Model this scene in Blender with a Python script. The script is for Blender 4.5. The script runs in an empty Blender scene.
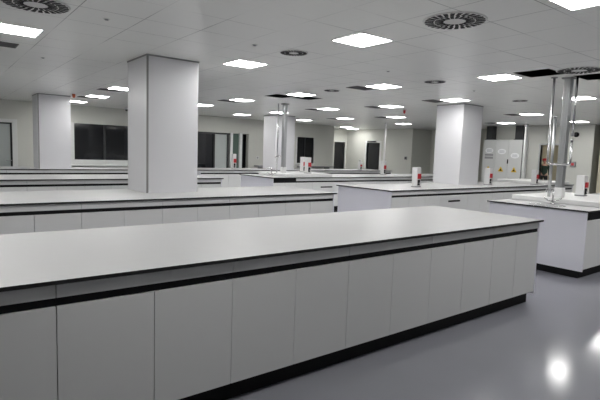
import bpy, bmesh, math, random
from mathutils import Vector, Matrix
random.seed(4)
SC = bpy.context.scene
COL = SC.collection
PI = math.pi
ZC = 2.7525          # ceiling height
BH = 0.90            # bench height

# ------------------------------------------------------------------ materials
def mat(name, col, rough=0.5, metal=0.0, noise=0.0, nscale=8.0, bump=0.0, spec=0.5, coat=0.0, rvar=0.0):
    m = bpy.data.materials.new(name); m.use_nodes = True
    nt = m.node_tree; b = nt.nodes['Principled BSDF']
    b.inputs['Base Color'].default_value = (*col, 1)
    b.inputs['Roughness'].default_value = rough
    b.inputs['Metallic'].default_value = metal
    b.inputs['Specular IOR Level'].default_value = spec
    b.inputs['Coat Weight'].default_value = coat
    if noise or bump or rvar:
        tc = nt.nodes.new('ShaderNodeTexCoord')
        n = nt.nodes.new('ShaderNodeTexNoise'); n.inputs['Scale'].default_value = nscale
        n.inputs['Detail'].default_value = 4
        nt.links.new(tc.outputs['Object'], n.inputs['Vector'])
        if noise:
            mx = nt.nodes.new('ShaderNodeMix'); mx.data_type = 'RGBA'
            mx.inputs[6].default_value = (*[c*(1-noise) for c in col], 1)
            mx.inputs[7].default_value = (*[min(1, c*(1+noise)) for c in col], 1)
            nt.links.new(n.outputs['Fac'], mx.inputs[0])
            nt.links.new(mx.outputs[2], b.inputs['Base Color'])
        if rvar:
            mr = nt.nodes.new('ShaderNodeMapRange')
            mr.inputs[3].default_value = max(.02, rough-rvar); mr.inputs[4].default_value = rough+rvar
            nt.links.new(n.outputs['Fac'], mr.inputs[0]); nt.links.new(mr.outputs[0], b.inputs['Roughness'])
        if bump:
            bp = nt.nodes.new('ShaderNodeBump'); bp.inputs['Strength'].default_value = bump
            bp.inputs['Distance'].default_value = .01
            nt.links.new(n.outputs['Fac'], bp.inputs['Height']); nt.links.new(bp.outputs[0], b.inputs['Normal'])
    return m

def mat_emit(name, col, s):
    m = bpy.data.materials.new(name); m.use_nodes = True
    nt = m.node_tree; b = nt.nodes['Principled BSDF']
    b.inputs['Base Color'].default_value = (.8, .8, .8, 1)
    b.inputs['Emission Color'].default_value = (*col, 1)
    b.inputs['Emission Strength'].default_value = s
    return m

def mat_ceiling():
    m = mat('ceiling_metal_tile', (.91, .915, .88), .32, spec=.5)
    nt = m.node_tree; b = nt.nodes['Principled BSDF']
    tc = nt.nodes.new('ShaderNodeTexCoord'); sp = nt.nodes.new('ShaderNodeSeparateXYZ')
    nt.links.new(tc.outputs['Object'], sp.inputs[0])
    def math_(op, a, bb=None):
        n = nt.nodes.new('ShaderNodeMath'); n.operation = op
        for i, v in enumerate((a, bb)):
            if v is None: continue
            if isinstance(v, (int, float)): n.inputs[i].default_value = v
            else: nt.links.new(v, n.inputs[i])
        return n.outputs[0]
    def seam(o, off, mod):
        s = math_('SUBTRACT', o, off); s = math_('DIVIDE', s, mod); s = math_('FRACT', s)
        s = math_('SUBTRACT', s, .5); s = math_('ABSOLUTE', s); s = math_('SUBTRACT', .5, s)
        return math_('LESS_THAN', s, .0075)
    sx = seam(sp.outputs[0], 1.11, .59); sy = seam(sp.outputs[1], 2.50, .555)
    s = math_('MAXIMUM', sx, sy)
    n = nt.nodes.new('ShaderNodeTexNoise'); n.inputs['Scale'].default_value = .9
    nt.links.new(tc.outputs['Object'], n.inputs['Vector'])
    ns = nt.nodes.new('ShaderNodeMapRange'); ns.inputs[1].default_value = .38; ns.inputs[2].default_value = .62
    ns.inputs[3].default_value = .05; ns.inputs[4].default_value = .95
    nt.links.new(n.outputs['Fac'], ns.inputs[0])
    f = math_('MULTIPLY', s, ns.outputs[0])
    mx = nt.nodes.new('ShaderNodeMix'); mx.data_type = 'RGBA'
    mx.inputs[6].default_value = (.91, .915, .88, 1); mx.inputs[7].default_value = (.33, .33, .32, 1)
    nt.links.new(f, mx.inputs[0]); nt.links.new(mx.outputs[2], b.inputs['Base Color'])
    return m

def mat_glass(name, col, rough=.03, alpha=.35):
    m = mat(name, col, rough, spec=.6)
    m.node_tree.nodes['Principled BSDF'].inputs['Alpha'].default_value = alpha
    return m

M = dict(
    top=mat('worktop_laminate', (.45, .45, .455), .42, noise=.02, nscale=3, spec=.35),
    edge=mat('worktop_dark_edge', (.012, .012, .013), .45),
    front=mat('cabinet_laminate', (.76, .765, .76), .42, noise=.015, nscale=2),
    endp=mat('cabinet_end_laminate', (.80, .80, .86), .38, noise=.01, nscale=2),
    black=mat('black_plastic', (.008, .008, .009), .6, spec=.2),
    carc=mat('cabinet_interior', (.03, .03, .032), .7),
    floor=mat('epoxy_floor', (.255, .257, .292), .13, noise=.05, nscale=1.2, rvar=.02, spec=.5, bump=.015),
    wall=mat('wall_paint', (.64, .645, .60), .55, noise=.02, nscale=1.5),
    column=mat('column_panel', (.70, .70, .725), .30, noise=.01, nscale=2),
    joint=mat('grey_joint', (.24, .24, .24), .6),
    trim=mat('white_trim', (.75, .76, .75), .4),
    frame=mat('dark_frame', (.03, .032, .034), .4),
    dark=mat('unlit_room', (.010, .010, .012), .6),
    glassd=mat('dark_window_glass', (.012, .013, .016), .06, spec=.6),
    glassg=mat('frosted_glass', (.50, .54, .53), .25, spec=.6),
    glassgreen=mat('green_glass', (.12, .17, .145), .10, spec=.6),
    steel=mat('brushed_steel', (.62, .62, .63), .25, metal=1, rvar=.05, nscale=30),
    alu=mat('anodised_aluminium', (.50, .51, .52), .34, metal=.85),
    white=mat('white_moulding', (.74, .74, .74), .35),
    grey=mat('grey_plastic', (.30, .30, .31), .5),
    grille=mat('grille_grey', (.15, .15, .15), .6),
    diff=mat('diffuser_plate', (.80, .80, .78), .4),
    slot=mat('diffuser_slot', (.012, .012, .012), .7),
    red=mat('red_plastic', (.50, .02, .03), .4),
    orange=mat('red_orange_plastic', (.55, .12, .05), .4),
    lamp=mat_emit('lamp_diffuser', (1, .99, .965), 17),
    locker=mat('locker_enamel', (.62, .63, .62), .35),
    yellow=mat('warning_yellow', (.75, .50, .03), .5),
    sign=mat('sign_white', (.86, .87, .88), .5),
    ink=mat('sign_ink', (.25, .27, .30), .5),
    skin=mat('skin', (.55, .33, .25), .5),
    coat=mat('dark_green_cloth', (.012, .035, .026), .8, noise=.2, nscale=20),
    trouser=mat('dark_trousers', (.02, .022, .028), .85),
    cap=mat('red_cap', (.55, .03, .04), .6),
    corr=mat('corridor_paint', (.66, .62, .48), .6),
    duct=mat('dark_duct', (.03, .03, .033), .5),
)
M['ceil'] = mat_ceiling()

# ------------------------------------------------------------------ mesh helpers
def box(bm, x0, x1, y0, y1, z0, z1, bevel=0.0):
    vs = [bm.verts.new((x, y, z)) for x in (x0, x1) for y in (y0, y1) for z in (z0, z1)]
    fs = [(0,1,3,2), (4,6,7,5), (0,4,5,1), (2,3,7,6), (0,2,6,4), (1,5,7,3)]
    faces = [bm.faces.new([vs[i] for i in f]) for f in fs]
    if bevel:
        es = set(e for f in faces for e in f.edges)
        bmesh.ops.bevel(bm, geom=list(es), offset=bevel, segments=2, affect='EDGES', profile=.5)
    return faces

def prism(bm, pts, z0, z1, bevel=0.0):
    a = [bm.verts.new((x, y, z0)) for x, y in pts]; b = [bm.verts.new((x, y, z1)) for x, y in pts]
    n = len(pts); fs = [bm.faces.new(a[::-1]), bm.faces.new(b)]
    for i in range(n):
        fs.append(bm.faces.new((a[i], a[(i+1) % n], b[(i+1) % n], b[i])))
    return fs

def tube(bm, path, r, seg=14, cap=True):
    path = [Vector(p) for p in path]; rings = []
    prev = None
    for i, p in enumerate(path):
        if i == 0: d = path[1]-path[0]
        elif i == len(path)-1: d = path[-1]-path[-2]
        else: d = (path[i+1]-p).normalized()+(p-path[i-1]).normalized()
        d.normalize()
        if prev is None:
            ref = Vector((0, 0, 1)) if abs(d.z) < .9 else Vector((1, 0, 0))
            u = d.cross(ref).normalized()
        else:
            u = (prev - d*prev.dot(d)).normalized()
        prev = u; v = d.cross(u)
        rr = r[i] if isinstance(r, (list, tuple)) else r
        rings.append([bm.verts.new(p + u*rr*math.cos(2*PI*k/seg) + v*rr*math.sin(2*PI*k/seg)) for k in range(seg)])
    for a, b in zip(rings, rings[1:]):
        for k in range(seg):
            bm.faces.new((a[k], a[(k+1) % seg], b[(k+1) % seg], b[k])).smooth = True
    if cap:
        bm.faces.new(rings[0][::-1]); bm.faces.new(rings[-1])

def lathe(bm, prof, cx=0, cy=0, seg=32):
    rings = []
    for r, z in prof:
        rings.append([bm.verts.new((cx+r*math.cos(2*PI*k/seg), cy+r*math.sin(2*PI*k/seg), z)) for k in range(seg)])
    for a, b in zip(rings, rings[1:]):
        for k in range(seg):
            bm.faces.new((a[k], a[(k+1) % seg], b[(k+1) % seg], b[k])).smooth = True
    bm.faces.new(rings[0][::-1]); bm.faces.new(rings[-1])

def bez(pts, n=6):
    """rounds the inner corners of a polyline"""
    out = [Vector(pts[0])]
    for i in range(1, len(pts)-1):
        a, b, c = Vector(pts[i-1]), Vector(pts[i]), Vector(pts[i+1])
        r = min((a-b).length, (c-b).length)*.45; r = min(r, .06)
        p, q = b+(a-b).normalized()*r, b+(c-b).normalized()*r
        for k in range(n+1):
            t = k/n; out.append(p*(1-t)**2 + b*2*t*(1-t) + q*t*t)
    out.append(Vector(pts[-1])); return out

def link(name, bm, m, parent=None, loc=(0, 0, 0)):
    bmesh.ops.recalc_face_normals(bm, faces=bm.faces[:])
    me = bpy.data.meshes.new(name); bm.to_mesh(me); bm.free()
    for x in (m if isinstance(m, list) else [m]): me.materials.append(x)
    o = bpy.data.objects.new(name, me); COL.objects.link(o); o.location = loc
    if parent: o.parent = parent
    return o

def B(name, m, parent, *boxes, bevel=0.0, loc=(0, 0, 0)):
    bm = bmesh.new()
    for b in boxes: box(bm, *b, bevel=bevel)
    return link(name, bm, m, parent, loc)

def tag(o, label, cat, group=None):
    o['label'] = label; o['category'] = cat
    if group: o['group'] = group
    return o
def thing(name, label, cat, loc=(0, 0, 0), group=None, rz=0):
    o = bpy.data.objects.new(name, None); COL.objects.link(o); o.location = loc
    o.rotation_euler.z = rz; o.empty_display_size = .1
    return tag(o, label, cat, group)
def struct(o):
    o['kind'] = 'structure'; return o
def dup(o, parent=None):
    c = o.copy(); COL.objects.link(c)
    if parent: c.parent = parent
    for ch in list(o.children): dup(ch, c)
    return c

ORD = ['first', 'second', 'third', 'fourth', 'fifth', 'sixth', 'seventh', 'eighth', 'ninth', 'tenth', 'eleventh', 'twelfth']

# ------------------------------------------------------------------ the room
XL, XR, YN, YB = -4.0, 17.2, -4.0, 16.3
struct(B('floor', M['floor'], None, (XL-.2, 30, YN-.2, 19.0, -.1, 0)))

# ceiling with the open tile holes round the two service posts
HOLES = [(6.63, 7.19, 3.18, 3.70), (7.40, 7.95, 2.68, 3.21), (5.98, 6.50, 8.62, 9.14), (6.60, 7.14, 8.42, 8.94)]
xs = sorted({XL-.2, 20.0, *[h[0] for h in HOLES], *[h[1] for h in HOLES]})
ys = sorted({YN-.2, 19.0, *[h[2] for h in HOLES], *[h[3] for h in HOLES]})
bm = bmesh.new()
grid = {}
def gv(x, y, z):
    k = (round(x, 4), round(y, 4), z)
    if k not in grid: grid[k] = bm.verts.new((x, y, z))
    return grid[k]
inside = lambda x, y: any(h[0] < x < h[1] and h[2] < y < h[3] for h in HOLES)
for i in range(len(xs)-1):
    for j in range(len(ys)-1):
        if inside((xs[i]+xs[i+1])/2, (ys[j]+ys[j+1])/2): continue
        for z in (ZC, ZC+.004):
            bm.faces.new([gv(xs[a], ys[b], z) for a, b in ((i, j), (i+1, j), (i+1, j+1), (i, j+1))])
for h in HOLES:
    c = [(h[0], h[2]), (h[1], h[2]), (h[1], h[3]), (h[0], h[3])]
    for (ax, ay), (bx_, by) in zip(c, c[1:]+c[:1]):
        bm.faces.new([gv(ax, ay, ZC), gv(bx_, by, ZC), gv(bx_, by, ZC+.004), gv(ax, ay, ZC+.004)])
struct(link('ceiling', bm, M['ceil']))
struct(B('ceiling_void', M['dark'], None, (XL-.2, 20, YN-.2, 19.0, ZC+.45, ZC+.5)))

struct(B('wall_left', M['wall'], None, (XL-.2, XL, YN-.2, 19, 0, ZC)))
struct(B('wall_near', M['wall'], None, (XL, 20, YN-.2, YN, 0, ZC)))

def wall_x(name, m, y0, y1, x0, x1, openings=(), z1=ZC):
    """a wall along X with rectangular openings (x0,x1,z0,z1)"""
    bm = bmesh.new()
    cur = x0
    for a, b, c, d in sorted(openings):
        box(bm, cur, a, y0, y1, 0, z1)
        if c > 0: box(bm, a, b, y0, y1, 0, c)
        if d < z1: box(bm, a, b, y0, y1, d, z1)
        cur = b
    box(bm, cur, x1, y0, y1, 0, z1)
    return struct(link(name, bm, m))
def wall_y(name, m, x0, x1, y0, y1, openings=(), z1=ZC):
    bm = bmesh.new(); cur = y0
    for a, b, c, d in sorted(openings):
        box(bm, x0, x1, cur, a, 0, z1)
        if c > 0: box(bm, x0, x1, a, b, 0, c)
        if d < z1: box(bm, x0, x1, a, b, d, z1)
        cur = b
    box(bm, x0, x1, cur, y1, 0, z1)
    return struct(link(name, bm, m))

WIN1 = (3.64, 6.04, 1.06, 2.20); WIN2 = (12.43, 13.34, 1.06, 2.17)
D1 = (.98, 1.96, 0, 2.10); D2 = (7.62, 10.02, 0, 2.16)
wall_x('wall_back', M['wall'], YB, YB+.2, XL, 14.5, [D1, WIN1, D2, WIN2])
struct(B('wall_back_return', M['wall'], None, (14.3, 14.5, YB+.2, 18.3, 0, ZC)))
D3 = (16.34, 17.06, 0, 2.12)
wall_x('wall_back_far', M['wall'], 18.3, 18.5, 14.3, 18.6, [D3])
D4 = (15.98, 16.86, 0, 2.10)
wall_y('wall_right', M['wall'], XR, XR+.15, 14.05, 18.3, [D4])
struct(B('wall_right_return', M['wall'], None, (XR+.15, 18.7, 14.05, 14.2, 0, ZC)))
wall_y('wall_right_recess', M['wall'], 18.55, 18.7, 10.3, 14.05, [(12.35, 13.75, 0, 2.08)])
struct(B('wall_right_return', M['wall'], None, (17.35, 18.7, 10.15, 10.3, 0, ZC)))
D6 = (7.50, 8.30, 0, 2.06)
wall_y('wall_right_main', M['wall'], XR, XR+.15, 6.60, 10.3, [D6])
struct(B('wall_right_return', M['wall'], None, (XR+.15, 18.7, 6.60, 6.75, 0, ZC)))
struct(B('wall_right_near', M['wall'], None, (18.55, 18.7, YN, 6.60, 0, ZC)))

# corridor behind the far doorway and dark rooms behind the unlit openings
bm = bmesh.new()
box(bm, 17.35, 27, 6.3, 6.45, 0, ZC-.2); box(bm, 17.35, 27, 11.6, 11.75, 0, ZC-.2)
box(bm, 27, 27.15, 6.3, 11.75, 0, ZC-.2)
struct(link('wall_corridor', bm, M['corr']))
struct(B('ceiling_corridor', M['corr'], None, (18.8, 27.15, 6.3, 11.75, ZC-.2, ZC-.1), (17.36, 18.52, 6.9, 10.1, ZC-.2, ZC-.1)))
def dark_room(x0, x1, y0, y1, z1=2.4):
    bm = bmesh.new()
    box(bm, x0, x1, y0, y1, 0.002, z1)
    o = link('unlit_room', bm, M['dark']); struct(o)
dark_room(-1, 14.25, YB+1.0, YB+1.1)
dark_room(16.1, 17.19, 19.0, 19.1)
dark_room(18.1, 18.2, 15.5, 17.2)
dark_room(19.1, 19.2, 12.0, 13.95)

# columns (floor to ceiling, corner joint strip, dark shadow joint at the top)
def column(name, x0, x1, y0, y1, joint=True):
    o = B(name, M['column'], None, (x0, x1, y0, y1, 0, ZC-.012), bevel=.006)
    struct(o)
    B('corner_joint', M['joint'], o, (x0-.002, x0+.022, y0-.002, y0+.012, BH+.002, ZC-.02)) if joint else None
    B('top_joint', M['grey'], o, (x0-.006, x1+.006, y0-.006, y1+.006, ZC-.020, ZC))
    return o
CA = (2.335, 3.080, 6.40, 7.18); CB = (9.647, 10.415, 6.46, 7.19)
CC = (2.17, 2.916, 13.4, 14.16); CD = (9.30, 10.10, 13.4, 14.15)
column('column_front', *CA); column('column_right', *CB, joint=False); column('column_left', *CC); column('column_rear', *CD, joint=False)

# ------------------------------------------------------------------ benches
def cabinet(x0, x1, y, kind, label, group, pl=0, pr=0):
    """one base unit, front at y, 0.60 deep"""
    w = x1-x0; g = .002
    t = thing('base_cabinet', label, 'cabinet', (x0, y, 0), group)
    B('carcass', M['carc'], t, (g, w-g, .022, .60, .125, .876))
    B('plinth', M['black'], t, (g*.2+pl, w-g*.2-pr, .06, .58, 0, .124))
    top = .768
    if kind == 'sink':
        B('finger_rail', M['black'], t, (g*.2, w-g*.2, .008, .0215, top+.003, .878))
    else:
        B('finger_rail', M['black'], t, (g*.2, w-g*.2, .008, .0215, top+.003, .808))
        B('drawer_front', M['front'], t, (g, w-g, 0, .0215, .810, .876), bevel=.001)
    if kind == 'drawer':
        for a, b, c in ((.46, top, True), (.128, .455, False)):
            d = B('drawer_front', M['front'], t, (g, w-g, 0, .0215, a, b), bevel=.001)
            if c: B('handle_slot', M['black'], d, (w/2-.20, w/2+.20, -.004, .002, .628, .662), bevel=.0015)
    else:
        n = 2 if w > .6 else 1
        for k in range(n):
            B('door', M['front'], t, (k*w/n+g, (k+1)*w/n-g, 0, .0215, .128, top), bevel=.001)
    return t

def bench(where, x0, x1, y0, y1, bounds, kinds, side, notch=None, rows_back=True, endright=True, nm=None):
    """worktop + frame + base units. bounds: cabinet limits; side: the end the ordinals count from"""
    # worktop: white face over a dark core
    pts = [(x0, y0), (x1, y0), (x1, y1)]
    if notch:
        a, b, c = notch
        pts += [(b, y1), (b, c), (a, c), (a, y1)]
    pts += [(x0, y1)]
    bm = bmesh.new(); fs = prism(bm, pts, BH-.020, BH)
    for f in fs:
        f.material_index = 1
    fs[1].material_index = 0
    o = link('worktop', bm, [M['top'], M['edge']]); tag(o, f'white worktop with thin dark edge on the {where}', 'worktop')
    # frame: end panels + back panel
    t = thing('bench_frame', f'white end and back panels holding up the {where}', 'bench frame', (x0, y0, 0))
    L = x1-x0; D = y1-y0
    ins = .028
    for a in ((ins, ins+.018), (L-ins-.018, L-ins)):
        B('end_panel', M['endp'], t, (a[0], a[1], .026, D-.03, .10, BH-.021), bevel=.001)
        c = .065 if a[0] < L/2 else L-.085
        B('plinth', M['black'], t, (c, c+.02, .088, D-.09, 0, .124))
    B('back_panel', M['endp'], t, (ins+.02, L-ins-.02, .64, .66, 0.001, BH-.021))
    n = len(bounds)-1
    for i in range(n):
        k = i if side == 'left' else n-1-i
        kd = kinds.get(i, 'door') if isinstance(kinds, dict) else kinds[i]
        w = bounds[i+1]-bounds[i]
        d = {'door': 'white two-door cabinet' if w > .6 else 'single-door cabinet', 'sink': 'black-topped cabinet',
             'drawer': 'black-pull drawer cabinet'}[kd]
        cabinet(bounds[i], bounds[i+1], y0+.028, kd, f'{d}, {ORD[k]} from {side} on the {where}',
                f'base cabinets of the {where}', .040 if i == 0 else 0, .040 if i == n-1 else 0)
    return o

def steps(end, w, n): return [end-w*i for i in range(n, -1, -1)]
w = .47
XA = 5.1212; e = XA-.028-.020
ba = steps(XA-.03-.882, 2*w, 6) + [e]
bench('big bench nearest the camera', ba[0]-.05, XA, 2.375, 3.770, ba, {}, 'right')
XB = 5.1444; e = XB-.050
bench('bench carrying the front left column', e-.94*6-.05, XB, 5.655, 7.10, steps(e, .94, 6), {}, 'right', notch=(CA[0]-.004, CA[1]+.004, CA[1+1]-.004))
XC0, XC1 = 6.468, 13.823
bc = [XC0+.05, 7.0, 7.94, 8.88, 9.82, 10.76, 11.70, 12.64, XC1-.05]
bench('long bench carrying the right column', XC0, XC1, 5.686, 7.136, bc, {2: 'drawer'}, 'left', notch=(CB[0]-.004, CB[1]+.004, CB[2]-.004))
XI = 6.616
bi = [XI+.05+.94*i for i in range(6)]
bench('sink bench at right with the steel post', XI, bi[-1]+.05, 2.518, 3.928, bi, {0: 'sink'}, 'left')
bench('short bench behind the front left column', 5.144-.05*2-.94*6, 5.144, 9.38, 10.78, steps(5.144-.05, .94, 6), {}, 'right')
XD = 6.468
bd = [XD+.05, 7.20, 7.73, 8.67, 9.61, 10.55, 11.49, 12.43, 13.37, 14.31]
bench('middle bench with the rear steel post', XD, 14.36, 9.40, 10.95, bd, {0: 'sink', 2: 'drawer'}, 'left')
bench('rear bench carrying the left column', 5.26-.1-.94*6, 5.26, 13.15, 14.60, steps(5.21, .94, 6), {}, 'right', notch=(CC[0]-.004, CC[1]+.004, CC[2]-.004))
be = [6.45+.94*i for i in range(10)]
bench('rear bench carrying the rear column', 6.40, be[-1]+.05, 13.15, 14.60, be, {}, 'left', notch=(CD[0]-.004, CD[1]+.004, CD[2]-.004))

# raised white service platforms on the sink ends
def platform(x0, x1, y0, y1, h, label):
    o = B('service_platform', M['white'], None, (x0, x1, y0, y1, BH+.0005, BH+h), bevel=.012)
    tag(o, label, 'platform')
platform(7.28, 8.98, 2.60, 3.91, .075, 'raised white platform under the steel post on the right sink bench')
platform(12.35, 13.78, 5.80, 7.08, .075, 'raised white platform at the far right end of the long bench')
platform(7.0, 8.55, 9.60, 10.85, .075, 'raised white platform under the rear steel post')

# small round sinks with mixer taps
def sink(x, y, label, tlabel):
    t = thing('cup_sink', label, 'sink', (x, y, BH))
    bm = bmesh.new()
    lathe(bm, [(.235, .0006), (.24, .004), (.225, .006), (.212, .004), (.205, .0016)], seg=40)
    link('rim', bm, M['steel'], t)
    bm = bmesh.new(); lathe(bm, [(.21, .0012), (.205, .0024), (.05, .0018), (.03, .0014)], seg=40)
    link('bowl', bm, M['grey'], t)
    return t
def tap(x, y, label, h=.20):
    t = thing('lab_tap', label, 'tap', (x, y, BH))
    bm = bmesh.new(); lathe(bm, [(.035, .0006), (.035, .012), (.018, .02), (.014, .03)], seg=20); link('base', bm, M['steel'], t)
    bm = bmesh.new(); tube(bm, [(0, 0, .03), (0, 0, h), ], .012); link('stem', bm, M['steel'], t)
    for s in (-1, 1):
        bm = bmesh.new(); tube(bm, [(0, 0, .035), (.035*s, -.045*s, .05), (.07*s, -.09*s, .085)], .010)
        hd = link('lever', bm, M['steel'], t)
    bm = bmesh.new(); tube(bm, bez([(0, 0, h), (0, 0, h+.015), (-.11, .05, h+.015), (-.11, .05, h-.03)]), .009)
    link('spout', bm, M['steel'], t)
    return t
sink(6.86, 3.16, 'shallow steel sink at the end of the right sink bench', '')
tap(7.16, 3.22, 'chrome lab tap beside the steel sink at right')
tap(6.84, 10.0, 'chrome lab tap at the foot of the rear steel post')

# ------------------------------------------------------------------ service posts
def post(x, y, z0, label):
    t = thing('service_post', label, 'post', (x, y, z0))
    H = ZC-z0
    bm = bmesh.new(); box(bm, -.050, .050, -.050, .050, .15, H-.001, bevel=.010)
    for s in (-.018, .018): box(bm, s-.004, s+.004, -.056, -.049, .16, H-.05); 
    for s in (-.018, .018): box(bm, -.056, -.049, s-.004, s+.004, .16, H-.05)
    link('column', bm, M['alu'], t)
    B('boot', M['white'], t, (-.06, .06, -.06, .06, .0005, .15), bevel=.012)
    B('ceiling_collar', M['grey'], t, (-.075, .075, -.075, .075, H-.02, H-.0005), bevel=.003)
    return t
P1 = (7.53, 3.30, BH+.0755)
post(*P1, 'square steel service post rising from the right sink bench')
P2 = (7.315, 10.15, BH+.0755)
post(*P2, 'square steel service post on the middle bench')

def R_(x, y, z): return (x, y, z)
# pipe loop round the first post: thin riser at left, U-bend, short riser at right
def loop(px, py, label, zb, dl, dr, zend):
    t = thing('gas_pipe', label, 'pipe', (px, py, 0))
    ax, ay = dl; bx_, by = dr
    bm = bmesh.new()
    tube(bm, bez([(ax, ay, ZC-.001), (ax, ay, zb), (bx_, by, zb), (bx_, by, zb+.34)], 8), .017)
    link('pipe_run', bm, M['steel'], t)
    bm = bmesh.new(); lathe(bm, [(.017, zb+.3405), (.020, zb+.344), (.020, zb+.37), (.015, zb+.374)], bx_, by, 16); link('coupling', bm, M['steel'], t)
    bm = bmesh.new(); lathe(bm, [(.045, ZC-.014), (.045, ZC-.0005)], ax, ay, 20); link('ceiling_rose', bm, M['grey'], t)
    bm = bmesh.new(); tube(bm, [(bx_, by, zend), (bx_, by, ZC-.001)], .016); link('drop_pipe', bm, M['steel'], t)
    bm = bmesh.new(); lathe(bm, [(.014, zend-.0605), (.024, zend-.055), (.024, zend-.01), (.016, zend-.0005)], bx_, by, 16); link('valve', bm, M['grey'], t)
    return t
loop(P1[0], P1[1], 'bent steel gas pipe looping under the right service post', 1.475, (-.168, .135), (-.045, -.135), 1.95)
# straight thinner riser between the post and the loop
t = thing('water_pipe', 'straight steel pipe standing just left of the right service post', 'pipe', (P1[0]-.055, P1[1]+.125, BH+.0755))
bm = bmesh.new(); tube(bm, [(0, 0, .0005), (0, 0, 1.18)], .022); link('tube', bm, M['alu'], t)
bm = bmesh.new(); lathe(bm, [(.022, 1.18), (.028, 1.185), (.028, 1.215), (.01, 1.222)], seg=16); link('cap', bm, M['grey'], t)
# rear post pipes
t = thing('gas_pipe', 'thin steel riser with side valve beside the rear service post', 'pipe', (P2[0]-.14, P2[1]+.10, 0))
bm = bmesh.new(); tube(bm, [(0, 0, BH+.0765), (0, 0, ZC-.001)], .017); link('riser', bm, M['steel'], t)
bm = bmesh.new(); tube(bm, [(.017, -.01, 1.40), (.06, -.06, 1.40)], .018); tube(bm, [(-.05, .03, 1.36), (-.017, .01, 1.40)], .016); link('valve', bm, M['steel'], t)

# slender white pole on the far bench
t = thing('service_pole', 'slender pale pole from rear bench to ceiling, right of dark doors', 'pole', (13.95, 12.72, 0))
bm = bmesh.new(); tube(bm, [(0, 0, .0), (0, 0, ZC-.001)], .034); link('tube', bm, M['white'], t)
bm = bmesh.new(); lathe(bm, [(.07, .0005), (.07, .02), (.046, .025)], seg=20); link('foot', bm, M['grey'], t)

# ------------------------------------------------------------------ socket pedestals
def pedestal(x, y, z, label, h=.40, s=.80):
    t = thing('socket_pedestal', label, 'power socket', (x, y, z), 'power pedestals on the benches')
    B('base_plate', M['grey'], t, (-.085*s, .085*s, -.09*s, .09*s, .0006, .018), bevel=.003)
    B('housing', M['white'], t, (-.075*s, .075*s, -.08*s, .08*s, .018, h), bevel=.006)
    B('red_socket', M['red'], t, (-.055*s, .070*s, -.100*s, -.081*s, h*.42, h*.68), bevel=.004)
    b = B('black_socket', M['black'], t, (-.045*s, .035*s, -.096*s, -.081*s, h*.10, h*.38), bevel=.003)
    B('switch', M['grey'], b, (-.015*s, .015*s, -.101*s, -.0965*s, h*.17, h*.24))
    return t
pedestal(7.82, 6.23, BH, 'white power pedestal with red socket, left of the right column')
pedestal(10.52, 6.26, BH, 'white power pedestal just right of the right column')
pedestal(12.25, 6.0, BH, 'white power pedestal left of the far white platform', .38)
pedestal(8.30, 3.30, BH+.0755, 'white power pedestal on the raised platform at the right edge', .33)
pedestal(7.93, 9.9, BH+.0755, 'front white power pedestal of the pair right of the rear post', .42)
pedestal(8.24, 10.5, BH+.0755, 'back white power pedestal of the pair right of the rear post', .42)
pedestal(11.45, 10.45, BH, 'white power pedestal in front of the slender pale pole', .44)
pedestal(13.62, 13.68, BH, 'small far power pedestal left of the narrow dark door', .32)
pedestal(7.93, 13.8, BH, 'far power pedestal in front of the glazed double door', .50)

# ------------------------------------------------------------------ ceiling fittings
def light(x, y, label, s=.452):
    t = thing('ceiling_light', label, 'ceiling light', (x, y, ZC), 'square ceiling lights')
    h = s/2; f = .012
    B('frame', M['trim'], t, (-h-f, h+f, -h-f, -h, -.008, -.0005), (-h-f, h+f, h, h+f, -.008, -.0005),
      (-h-f, -h, -h, h, -.008, -.0005), (h, h+f, -h, h, -.008, -.0005))
    B('diffuser', M['lamp'], t, (-h+.0005, h-.0005, -h+.0005, h-.0005, -.006, -.0008))
LIGHTS = [
 (.80, 6.19, 'ceiling light at the left edge below the big round vent'),
 (.60, 8.40, 'ceiling light at the left edge, lower of two there'),
 (3.75, 3.82, 'large ceiling light near the top centre of the photo'),
 (3.62, 6.03, 'ceiling light just right of the front left column'),
 (6.875, 4.02, 'ceiling light beside the open black ceiling tile at right'),
 (3.95, 1.63, 'ceiling light cut by the top edge at right'),
 (6.35, 8.24, 'ceiling light above the rear service post'),
 (6.14, 10.35, 'ceiling light second nearest behind the front left column'),
 (6.15, 12.49, 'ceiling light partly hidden by the front left column'),
 (8.66, 14.57, 'ceiling light farthest back, left of the rear column'),
 (6.51, 6.04, 'ceiling light left of and above the right column, the nearer one'),
 (8.88, 10.28, 'ceiling light just right of the rear service post'),
 (9.29, 8.32, 'ceiling light next to the red ceiling sensor'),
 (11.6, 12.49, 'ceiling light above the bright patch of far wall, nearer one'),
 (11.39, 14.55, 'ceiling light over the far dark window'),
 (8.83, 12.57, 'ceiling light directly above the rear column'),
 (11.92, 10.45, 'ceiling light below the red ceiling sensor'),
 (14.6, 12.4, 'ceiling light at the top of the slender pale pole'),
 (16.5, 17.2, 'ceiling light against the bright far wall'),
 (15.3, 16.35, 'ceiling light near the bright far wall, middle one'),
 (10.03, 4.18, 'ceiling light behind the right service post'),
 (9.0, 6.26, 'ceiling light directly above the right column'),
 (12.92, 6.57, 'ceiling light nearest above the white lockers'),
 (15.65, 8.8, 'ceiling light closest to the lockers'),
 (15.95, 6.6, 'farthest ceiling light behind the right service post'),
 (3.42, 12.82, 'middle ceiling light of three right of the left column'),
 (3.32, 10.61, 'nearest ceiling light of three right of the left column'),
 (3.41, 14.91, 'ceiling light touching the left column top'),
 (12.75, 4.36, 'ceiling light just outside the right edge, mirrored in the floor'),
]
for a in LIGHTS: light(*a)
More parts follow.
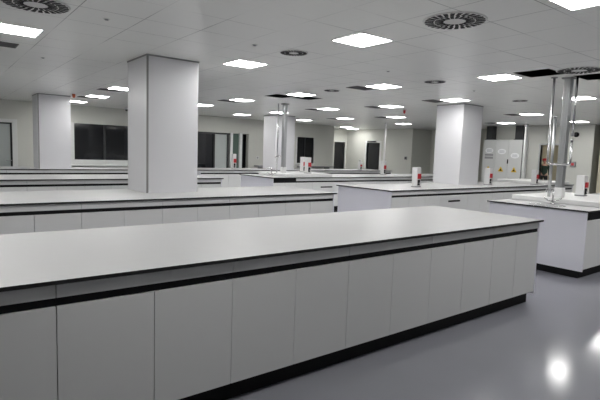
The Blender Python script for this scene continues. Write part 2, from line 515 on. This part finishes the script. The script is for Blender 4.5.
for x, y in ((.85, 3.9), (.5, 10.6), (.5, 12.8), (7.0, 1.75), (10.0, 1.8), (1.0, 1.7), (6.8, -.5), (9.8, -.5)):  # the last pair is added out of view to brighten the cabinet fronts
    light(x, y, 'unseen square ceiling light outside the frame')

def vent(x, y, label):
    t = thing('return_vent', label, 'vent', (x, y, ZC), 'square return air grilles')
    B('back_plate', M['grille'], t, (-.235, .235, -.14, .14, -.003, -.0006))
    bm = bmesh.new()
    for k in range(6):
        c = -.105+.042*k; box(bm, -.225, .225, c-.006, c+.006, -.009, -.0032)
    for a in ((-.245, .245, -.15, -.135), (-.245, .245, .135, .15), (-.245, -.23, -.135, .135), (.23, .245, -.135, .135)):
        box(bm, *a, -.010, -.0006)
    link('louvre', bm, M['grille'], t)
for (lx, ly), lab in zip([(.80, 6.19), (6.51, 6.04), (9.0, 6.26), (9.29, 8.32), (3.32, 10.61), (3.42, 12.82), (6.14, 10.35), (6.15, 12.49),
                 (12.92, 6.57), (15.65, 8.8), (8.88, 10.28), (11.92, 10.45), (11.6, 12.49)],
  ['dark grille beside the light at the left edge', 'dark grille left of the bright light near the photo centre',
   'dark grille left of the light over the right column', 'dark grille beside the light near the red sensor',
   'dark grille by the nearest light right of the left column', 'dark grille by the middle light right of the left column',
   'dark grille by the light behind the front left column', 'dark grille partly hidden behind the front left column',
   'dark grille by the nearest light above the lockers', 'dark grille by the light closest to the lockers',
   'dark grille by the light right of the rear post', 'dark grille by the light below the red sensor', 'dark grille by the light over the bright wall']):
    vent(lx-.10, ly+(1.0 if lx < 1 else .46), lab)

def swirl(x, y, label, r=.27):
    t = thing('ceiling_air_diffuser', label, 'air diffuser', (x, y, ZC), 'round swirl air diffusers')
    bm = bmesh.new(); lathe(bm, [(r+.01, -.0006), (r+.008, -.006), (r, -.008), (.012, -.008)], seg=48); link('faceplate', bm, M['diff'], t)
    bm = bmesh.new()
    for n, r0, r1, wd, off in ((26, .68*r, .97*r, .030*r/.27, 0), (20, .36*r, .64*r, .026*r/.27, .1)):
        for k in range(n):
            a = 2*PI*k/n+off
            tw = .22
            c, s = math.cos(a), math.sin(a); c2, s2 = math.cos(a+tw*(r1-r0)/r), math.sin(a+tw*(r1-r0)/r)
            p0 = Vector((r0*c, r0*s, 0)); p1 = Vector((r1*c2, r1*s2, 0)); d = (p1-p0).normalized(); nn = Vector((-d.y, d.x, 0))*wd/2
            vs = [bm.verts.new(p+Vector((0, 0, z))) for z in (-.0105, -.0082) for p in (p0-nn, p1-nn*1.3, p1+nn*1.3, p0+nn)]
            bm.faces.new(vs[0:4]); bm.faces.new(vs[7:3:-1])
            for i in range(4): bm.faces.new((vs[i], vs[(i+1) % 4], vs[4+(i+1) % 4], vs[4+i]))
    link('slots', bm, M['slot'], t)
for a in ((.80, 4.93, 'round swirl air vent in the top left corner'), (3.80, 2.70, 'large round swirl air vent at upper right of the photo'),
          (3.63, 4.89, 'small round swirl vent above the photo centre', .17), (6.98, 2.94, 'round swirl vent between the two open black ceiling tiles'),
          (6.62, 5.01, 'round swirl vent above and left of the right column', .17), (9.82, 5.25, 'flat round swirl vent left of the right service post', .15),
          (6.3, 7.2, 'flat round swirl vent above the rear service post', .15)):
    swirl(*a)

def disc(x, y, label, m, cat='smoke detector', r=.035, d=.005):
    t = thing('smoke_detector' if cat == 'smoke detector' else 'ceiling_fire_sensor', label, cat, (x, y, ZC))
    bm = bmesh.new(); lathe(bm, [(r, -.0006), (r, -d*.5), (r*.8, -d)], seg=24); link('base', bm, M['diff'] if m is M['grey'] else M['white'], t)
    bm = bmesh.new(); lathe(bm, [(r*.55, -d-.0002), (r*.5, -d-(.006 if m is M['grey'] else .06)), (r*.25, -d-(.008 if m is M['grey'] else .09))], seg=20); link('head', bm, m, t)
disc(1.42, 4.99, 'small flush disc on the ceiling right of the top left vent', M['grey'])
disc(1.35, 7.85, 'small flush ceiling disc lower left above the left column', M['grey'])
disc(3.06, 4.89, 'small flush ceiling disc left of the small central vent', M['grey'])
disc(5.38, 4.91, 'small flush ceiling disc left of the right vent', M['grey'])
disc(7.94, 5.13, 'small flush ceiling disc above and right of the right column', M['grey'])
disc(2.85, 12.75, 'orange red fire sensor hanging beside the left column top', M['orange'], 'sensor', .07)
disc(10.21, 8.66, 'red fire sensor hanging left of the right column', M['red'], 'sensor', .06)

# camera dome by the far wall
t = thing('ceiling_camera', 'small dome camera high up left of the front left column', 'camera', (5.05, 15.6, ZC))
bm = bmesh.new(); lathe(bm, [(.07, -.0006), (.07, -.05), (.06, -.06)], seg=20); link('base', bm, M['white'], t)
bm = bmesh.new(); lathe(bm, [(.055, -.0605), (.05, -.09), (.03, -.112), (.005, -.118)], seg=20); link('dome', bm, M['black'], t)

# ------------------------------------------------------------------ doors and windows
# window_1, wide dark window on the back wall
x0, x1, z0, z1 = WIN1
o = struct(B('window_1', M['trim'], None, (x0-.10, x0, YB-.02, YB+.1, z0-.08, z1+.02), (x1, x1+.10, YB-.02, YB+.1, z0-.08, z1+.02),
             (x0, x1, YB-.02, YB+.1, z0-.08, z0), bevel=.003))
B('glass', M['glassd'], o, (x0+.001, x1-.001, YB+.06, YB+.075, z0, z1-.001))
B('mullion', M['frame'], o, (4.53, 4.59, YB+.03, YB+.06, z0+.002, z1-.002), (5.46, 5.52, YB+.03, YB+.06, z0+.002, z1-.002))
B('window_sill', M['trim'], o, (x0-.12, x1+.12, YB-.16, YB-.021, .86, .905), bevel=.005)
B('sill_panel', M['trim'], o, (x0-.10, x1+.10, YB-.03, YB-.002, .905, z0-.082))
x0, x1, z0, z1 = WIN2
o = struct(B('window_2', M['trim'], None, (x0-.07, x0, YB-.02, YB+.1, z0-.06, z1+.05), (x1, x1+.05, YB-.02, YB+.1, z0-.06, z1+.05),
             (x0, x1, YB-.02, YB+.1, z0-.06, z0), bevel=.003))
B('glass', M['glassd'], o, (x0+.001, x1-.001, YB+.06, YB+.075, z0, z1-.001))
B('mullion', M['frame'], o, (12.86, 12.90, YB+.03, YB+.06, z0+.002, z1-.002))
# door_1 frosted glass door at left
x0, x1, z0, z1 = D1
o = struct(B('door_1', M['trim'], None, (x0-.12, x0, YB-.02, YB+.12, 0.001, z1+.10), (x1, x1+.13, YB-.02, YB+.12, 0.001, z1+.10), (x0, x1, YB-.02, YB+.12, z1, z1+.10), bevel=.003))
B('door_frame', M['frame'], o, (x0+.002, x0+.05, YB+.02, YB+.06, .005, z1-.002), (x1-.05, x1-.002, YB+.02, YB+.06, .005, z1-.002), (x0+.05, x1-.05, YB+.02, YB+.06, z1-.04, z1-.002))
B('glass', M['glassg'], o, (x0+.05, x1-.05, YB+.035, YB+.045, .005, z1-.04))
bm = bmesh.new(); tube(bm, bez([(x1-.03, YB+.02, 1.0), (x1-.03, YB-.04, 1.0), (x1-.17, YB-.04, 1.0)]), .011); link('door_handle', bm, M['steel'], o)
# door_2 glazed double door group with an open leaf
x0, x1, z0, z1 = D2
o = struct(B('door_2', M['frame'], None, (x0+.002, x0+.05, YB+.02, YB+.12, 0.001, z1-.002), (8.50, 8.56, YB+.02, YB+.12, .001, z1-.062), (9.08, 9.14, YB+.02, YB+.12, .001, z1-.062),
             (x0+.05, 9.2, YB+.02, YB+.12, z1-.06, z1-.002)))
B('glass', M['glassg'], o, (8.562, 9.078, YB+.06, YB+.07, .01, z1-.062))
B('dark_glass', M['glassd'], o, (x0+.052, 8.498, YB+.06, YB+.07, .01, z1-.062))
B('door_post', M['trim'], o, (9.19, 9.30, YB-.03, YB+.12, .001, z1+.02), (9.60, 9.72, YB-.03, YB+.12, .001, z1+.02), bevel=.004)
B('tinted_glass', M['glassgreen'], o, (9.302, 9.598, YB+.06, YB+.07, .01, z1-.002))
# door_3 dark doorway in the far recess
x0, x1, z0, z1 = D3
o = struct(B('door_3', M['trim'], None, (x1, x1+.05, 18.28, 18.42, .001, z1+.05), (x0, x1, 18.28, 18.42, z1, z1+.05)))
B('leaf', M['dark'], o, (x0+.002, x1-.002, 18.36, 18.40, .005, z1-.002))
# door_4 dark door with pale frame
y0, y1, z0, z1 = D4
o = struct(B('door_4', M['trim'], None, (XR-.02, XR+.12, y0-.09, y0, .001, z1+.09), (XR-.02, XR+.12, y1, y1+.09, .001, z1+.09), (XR-.02, XR+.12, y0, y1, z1, z1+.09)))
B('leaf', M['glassd'], o, (XR+.05, XR+.09, y0+.002, y1-.002, .005, z1-.002))
B('door_closer', M['frame'], o, (XR-.09, XR-.021, y0+.25, y1-.1, z1+.03, z1+.09))
# glazed partition in the right recess
o = struct(B('window_3', M['trim'], None, (18.54, 18.62, 12.27, 12.35, .001, 2.14), (18.54, 18.62, 13.75, 13.83, .001, 2.14), (18.54, 18.62, 12.35, 13.75, 2.08, 2.14)))
B('glass', M['glassgreen'], o, (18.60, 18.61, 12.352, 13.748, .01, 2.078))
B('mullion', M['alu'], o, (18.57, 18.60, 12.82, 12.86, .01, 2.078), (18.57, 18.60, 13.28, 13.32, .01, 2.078))
# door_5 open doorway to the lit corridor
y0, y1, z0, z1 = D6
o = struct(B('door_5', M['alu'], None, (XR-.01, XR+.16, y1, y1+.05, .001, z1+.05), (XR-.01, XR+.16, y0-.05, y0, .001, z1+.05), (XR-.01, XR+.16, y0, y1, z1, z1+.05)))
# pale pillar strip beside the lockers
struct(B('trim_1', M['trim'], None, (16.30, 16.42, 8.40, 8.46, .001, ZC-.001), bevel=.004))

# low wall ledge on the back wall
o = B('wall_bench', M['grey'], None, (10.3, 12.0, YB-.40, YB-.003, .90, .95), (12.45, 14.2, YB-.40, YB-.003, .90, .95))
tag(o, 'grey wall shelf ledge along the back wall under the far dark window', 'shelf')
for x in (10.5, 11.8, 12.6, 14.0):
    B('bracket', M['grey'], o, (x-.02, x+.02, YB-.35, YB-.004, .55, .899))

# ------------------------------------------------------------------ lockers
def locker():
    t = thing('chemical_locker', 'row of white enamel safety lockers with three doors by right wall', 'locker', (16.82, 8.76, 0))
    W = 1.54; D = .36; H = 2.235
    B('cabinet_body', M['locker'], t, (.02, D, 0, W, .0, H), bevel=.004)
    B('side_strip', M['frame'], t, (.0, .0195, .0, .012, .0, H))
    lab = ['right locker door with oval sign', 'middle locker door with oval sign', 'left locker door with oval sign and grey notice']
    for k in range(3):
        a, b = .014+k*.508, .014+(k+1)*.508-.008
        d = B('door', M['locker'], t, (-.002, .0195, a, b, .06, H-.02), bevel=.003)
        d['label'] = lab[k]
        c = (a+b)/2
        zc = (1.66, 1.80, 1.83)[k]
        bm = bmesh.new()
        vs0 = [bm.verts.new((-.006, c+.16*math.cos(2*PI*i/28), zc+.10*math.sin(2*PI*i/28))) for i in range(28)]
        vs1 = [bm.verts.new((-.0025, v.co.y, v.co.z)) for v in vs0]
        bm.faces.new(vs0); bm.faces.new(vs1[::-1])
        for i in range(28): bm.faces.new((vs0[i], vs0[(i+1) % 28], vs1[(i+1) % 28], vs1[i]))
        sg = link('sign', bm, M['sign'], d)
        B('lettering', M['ink'], sg, *[(-.0075, -.0062, c-.10, c+.10, zc-.045+.035*i, zc-.035+.035*i) for i in range(3)])
        # warning triangle
        bm = bmesh.new(); zt = 1.06
        tri = [(c-.11, zt), (c+.11, zt), (c, zt+.19)]
        v0 = [bm.verts.new((-.006, y, z)) for y, z in tri]; v1 = [bm.verts.new((-.0025, y, z)) for y, z in tri]
        bm.faces.new(v0); bm.faces.new(v1[::-1])
        for i in range(3): bm.faces.new((v0[i], v0[(i+1) % 3], v1[(i+1) % 3], v1[i]))
        tr = link('warning_triangle', bm, M['yellow'], d)
        bm = bmesh.new()
        tri2 = [(c-.045, zt+.03), (c+.045, zt+.03), (c+.012, zt+.10), (c-.012, zt+.10)]
        v0 = [bm.verts.new((-.0085, y, z)) for y, z in tri2]; v1 = [bm.verts.new((-.0062, y, z)) for y, z in tri2]
        bm.faces.new(v0); bm.faces.new(v1[::-1])
        for i in range(4): bm.faces.new((v0[i], v0[(i+1) % 4], v1[(i+1) % 4], v1[i]))
        link('symbol', bm, M['black'], tr)
        if k == 2:
            B('notice', M['grey'], d, (-.006, -.0025, c-.17, c+.17, 1.52, 1.60))
            B('notice', M['grey'], d, (-.006, -.0025, c-.17, c+.17, 1.63, 1.70))
    B('lock', M['black'], t, (-.03, -.0025, .50, .535, 1.36, 1.52), bevel=.004)
    return t
locker()
for y, lab in ((8.98, 'dark duct box rising above the right side of the lockers'), (10.12, 'dark duct box rising above the left side of the lockers')):
    t = thing('exhaust_duct', lab, 'duct', (17.02, y, 2.2355))
    B('shaft', M['duct'], t, (-.13, .13, -.13, .13, .02, ZC-2.2365), bevel=.004)
    B('flange', M['duct'], t, (-.16, .16, -.16, .16, .0005, .02))

# ------------------------------------------------------------------ little wall things
def wallbox(name, lab, cat, x, y, z, w_, h_, m, m2):
    t = thing(name, lab, cat, (x, y, z))
    B('back_box', m, t, (-.05, -.001, -w_/2, w_/2, -h_/2, h_/2), bevel=.004)
    B('button', m2, t, (-.062, -.0502, -w_*.25, w_*.25, -h_*.25, h_*.25), bevel=.003)
t = thing('wall_alarm', 'round dark alarm sounder high on the right wall', 'alarm', (XR, 7.14, 2.42))
bm = bmesh.new(); tube(bm, [(-.001, 0, 0), (-.05, 0, 0), (-.09, 0, 0)], [.085, .085, .06], 24); link('housing', bm, M['black'], t)
bm = bmesh.new(); tube(bm, [(-.0905, 0, 0), (-.11, 0, 0)], .04, 20); link('horn', bm, M['duct'], t)
wallbox('wall_call_point', 'small dark call point at mid height on the right wall', 'switch', XR, 7.17, 1.43, .17, .17, M['grey'], M['red'])
wallbox('wall_socket', 'small socket plate on the plain far right wall', 'socket', XR, 14.35, 1.42, .12, .14, M['grey'], M['black'])
wallbox('wall_switch', 'pale switch plate between the two dark far doors', 'switch', XR, 17.25, 1.2, .12, .12, M['trim'], M['grey'])
for x, lab in ((2.75, 'switch plate on back wall right of the frosted door'), (10.45, 'switch plate on back wall right of the glazed double door')):
    t = thing('wall_switch', lab, 'switch', (x, YB, 1.25))
    B('plate', M['trim'], t, (-.06, .06, -.014, -.001, -.06, .06), bevel=.003); B('rocker', M['grey'], t, (-.025, .025, -.02, -.0145, -.035, .035))

# black outlet boxes on the end of the second bench
for z, h, lab in ((.80, .05, 'small upper black socket on the end of the second bench'), (.62, .10, 'small lower black socket on the end of the second bench')):
    t = thing('end_socket', lab, 'socket', (XB-.0275, 5.78, z))
    B('back_box', M['black'], t, (.0, .03, -.035, .035, -h/2, h/2), bevel=.003); B('face', M['grey'], t, (.0302, .033, -.02, .02, -h*.3, h*.3))

# ------------------------------------------------------------------ person beyond the doorway
def person(loc, rz):
    t = thing('person', 'person in dark green jacket and red cap standing beyond the far doorway', 'person', loc, rz=rz)
    def skin(name, verts, edges, m, parent, sub=2, root=0):
        me = bpy.data.meshes.new(name); me.from_pydata([v[:3] for v in verts], edges, []); me.materials.append(m)
        o = bpy.data.objects.new(name, me); COL.objects.link(o); o.parent = parent
        o.modifiers.new('skin', 'SKIN').use_smooth_shade = True
        for i, v in enumerate(verts):
            r = v[3] if isinstance(v[3], tuple) else (v[3], v[3])
            me.skin_vertices[0].data[i].radius = r
        me.skin_vertices[0].data[root].use_root = True
        s = o.modifiers.new('sub', 'SUBSURF'); s.levels = sub; s.render_levels = sub
        return o
    # facing -Y; the body is one continuous surface
    V = [(0, 0, .95, (.15, .11)), (0, 0, 1.12, (.145, .10)), (0, 0, 1.30, (.165, .11)), (0, .01, 1.43, (.12, .09)), (0, .0, 1.50, .055), (0, -.01, 1.57, .06),
         (0, -.012, 1.66, (.078, .095)), (0, -.01, 1.74, (.06, .08)),
         (-.19, .0, 1.40, .06), (-.25, .02, 1.14, .047), (-.20, -.20, 1.05, .036), (-.18, -.24, 1.04, .034),
         (.19, .0, 1.40, .06), (.25, .03, 1.13, .047), (.25, -.03, .90, .036), (.25, -.04, .86, .034),
         (-.10, .0, .88, .095), (-.11, -.02, .50, .065), (-.11, .02, .10, .045), (-.12, -.13, .04, .036),
         (.10, .0, .88, .095), (.11, -.01, .50, .065), (.11, .02, .10, .045), (.12, -.13, .04, .036)]
    Ed = [(0,1),(1,2),(2,3),(3,4),(4,5),(5,6),(6,7),(3,8),(8,9),(9,10),(10,11),(3,12),(12,13),(13,14),(14,15),(0,16),(16,17),(17,18),(18,19),(0,20),(20,21),(21,22),(22,23)]
    body = skin('body', V, Ed, M['skin'], t)
    # clothes just outside the body
    J = [(0, 0, .86, (.175, .135)), (0, 0, 1.12, (.165, .125)), (0, 0, 1.30, (.185, .13)), (0, .01, 1.43, (.13, .10)), (0, .01, 1.475, .075),
         (-.19, .0, 1.40, .075), (-.25, .02, 1.14, .062), (-.20, -.18, 1.06, .050), (.19, .0, 1.40, .075), (.25, .03, 1.13, .062), (.25, -.025, .92, .050)]
    skin('jacket', J, [(0,1),(1,2),(2,3),(3,4),(3,5),(5,6),(6,7),(3,8),(8,9),(9,10)], M['coat'], t)
    T = [(0, 0, .96, (.155, .12)), (-.10, 0, .86, .11), (-.11, -.02, .50, .08), (-.11, .02, .09, .062), (.10, 0, .86, .11), (.11, -.01, .50, .08), (.11, .02, .09, .062)]
    skin('trousers', T, [(0,1),(1,2),(2,3),(0,4),(4,5),(5,6)], M['trouser'], t)
    for s in (-1, 1):
        skin('shoe', [(.11*s, .05, .045, .048), (.12*s, -.10, .04, .046), (.12*s, -.19, .035, .036)], [(0,1),(1,2)], M['black'], t)
    for hx, hy, hz, dx, dy, dz in ((-.18, -.25, 1.04, .02, -.09, -.02), (.25, -.045, .85, .0, -.02, -.09)):
        D = Vector((dx, dy, dz)).normalized(); side = Vector((1, 0, 0)) if abs(D.z) < .7 else Vector((0, 1, 0))
        p = Vector((hx, hy, hz))
        vs = [(*p, .022), (*(p+D*.05), (.036, .016))]; ed = [(0, 1)]
        skin('palm', vs, ed, M['skin'], body, 1)
        for k, ln in enumerate((.065, .075, .07, .055)):
            o_ = side*(-.027+.018*k); q = p+D*.06+o_
            skin('finger', [(*q, .0085), (*(q+D*ln*.5+Vector((0, 0, -.008))), .008), (*(q+D*ln*.9+Vector((0, 0, -.025))), .007)], [(0,1),(1,2)], M['skin'], body, 1)
        q = p+D*.02-side*.03
        skin('thumb', [(*q, .01), (*(q+D*.03-side*.025), .009), (*(q+D*.055-side*.03), .008)], [(0,1),(1,2)], M['skin'], body, 1)
    # face
    bm = bmesh.new()
    tube(bm, [(0, -.095, 1.665), (0, -.122, 1.638), (0, -.10, 1.625)], [.008, .014, .006], 10); link('nose', bm, M['skin'], body)
    for s in (-1, 1):
        bm = bmesh.new(); bmesh.ops.create_uvsphere(bm, u_segments=12, v_segments=8, radius=.012, matrix=Matrix.Translation((.033*s, -.093, 1.672))); link('eye', bm, M['black'], body)
        bm = bmesh.new(); bmesh.ops.create_uvsphere(bm, u_segments=12, v_segments=8, radius=.028, matrix=Matrix.Translation((.084*s, .005, 1.655)) @ Matrix.Diagonal((.4, .7, 1.1, 1))); link('ear', bm, M['skin'], body)
    bm = bmesh.new(); box(bm, -.025, .025, -.098, -.088, 1.597, 1.605, bevel=.003); link('mouth', bm, M['cap'], body)
    bm = bmesh.new(); bmesh.ops.create_uvsphere(bm, u_segments=20, v_segments=12, radius=.098, matrix=Matrix.Translation((0, .022, 1.665)) @ Matrix.Diagonal((.93, .95, 1.0, 1)))
    link('hair', bm, M['trouser'], t)
    bm = bmesh.new(); lathe(bm, [(.112, 1.69), (.114, 1.73), (.10, 1.775), (.06, 1.80), (.01, 1.806)], 0, .0, 24)
    box(bm, -.07, .07, -.20, -.09, 1.69, 1.70, bevel=.004)
    link('cap', bm, M['cap'], t)
    return t
pp = person((23.0, 10.86, 0.0005), math.radians(-60)); pp.scale = (.93, .93, .9)

# ------------------------------------------------------------------ unseen corridor lights
def unseen_corridor_light(x, y):
    t = thing('ceiling_light', 'unseen ceiling light put in to light the corridor beyond the far doorway', 'ceiling light', (x, y, ZC-.2), 'unseen corridor lights')
    B('frame', M['trim'], t, (-.33, .33, -.33, .33, -.006, -.0005)); B('diffuser', M['lamp'], t, (-.3, .3, -.3, .3, -.012, -.0062))
for x, y in ((23.6, 9.2), (20.4, 8.6), (18.0, 8.4)): unseen_corridor_light(x, y)  # all unseen; the last is added to brighten the wall inside the doorway

# ------------------------------------------------------------------ world and camera
wd = bpy.data.worlds.new('world'); SC.world = wd; wd.use_nodes = True
wd.node_tree.nodes['Background'].inputs[0].default_value = (.02, .02, .02, 1)

yaw, pitch, roll, f, Hc = .66133, -.09943, .03359, 478.6155, 1.52453
cy, sy = math.cos(yaw), math.sin(yaw); cp, sp = math.cos(pitch), math.sin(pitch); cr, sr = math.cos(roll), math.sin(roll)
fx = Vector((sy, cy, 0)); R = Vector((cy, -sy, 0)); up = Vector((0, 0, 1))
F = fx*cp+up*sp; U = up*cp-fx*sp
Rc = R*cr+U*sr; Uc = U*cr-R*sr
cam = bpy.data.cameras.new('camera'); co = bpy.data.objects.new('camera', cam); COL.objects.link(co)
mw = Matrix((Rc, Uc, -F)).transposed().to_4x4(); mw.translation = (0, 0, Hc); co.matrix_world = mw
cam.sensor_width = 36; cam.lens = f/600*36; cam.clip_start = .05; cam.clip_end = 100
SC.camera = co

vs = SC.view_settings
vs.view_transform = 'Standard'; vs.look = 'None'; vs.gamma = 1; vs.use_curve_mapping = False
vs.exposure = 0.88
SC.cycles.max_bounces = 10; SC.cycles.diffuse_bounces = 6
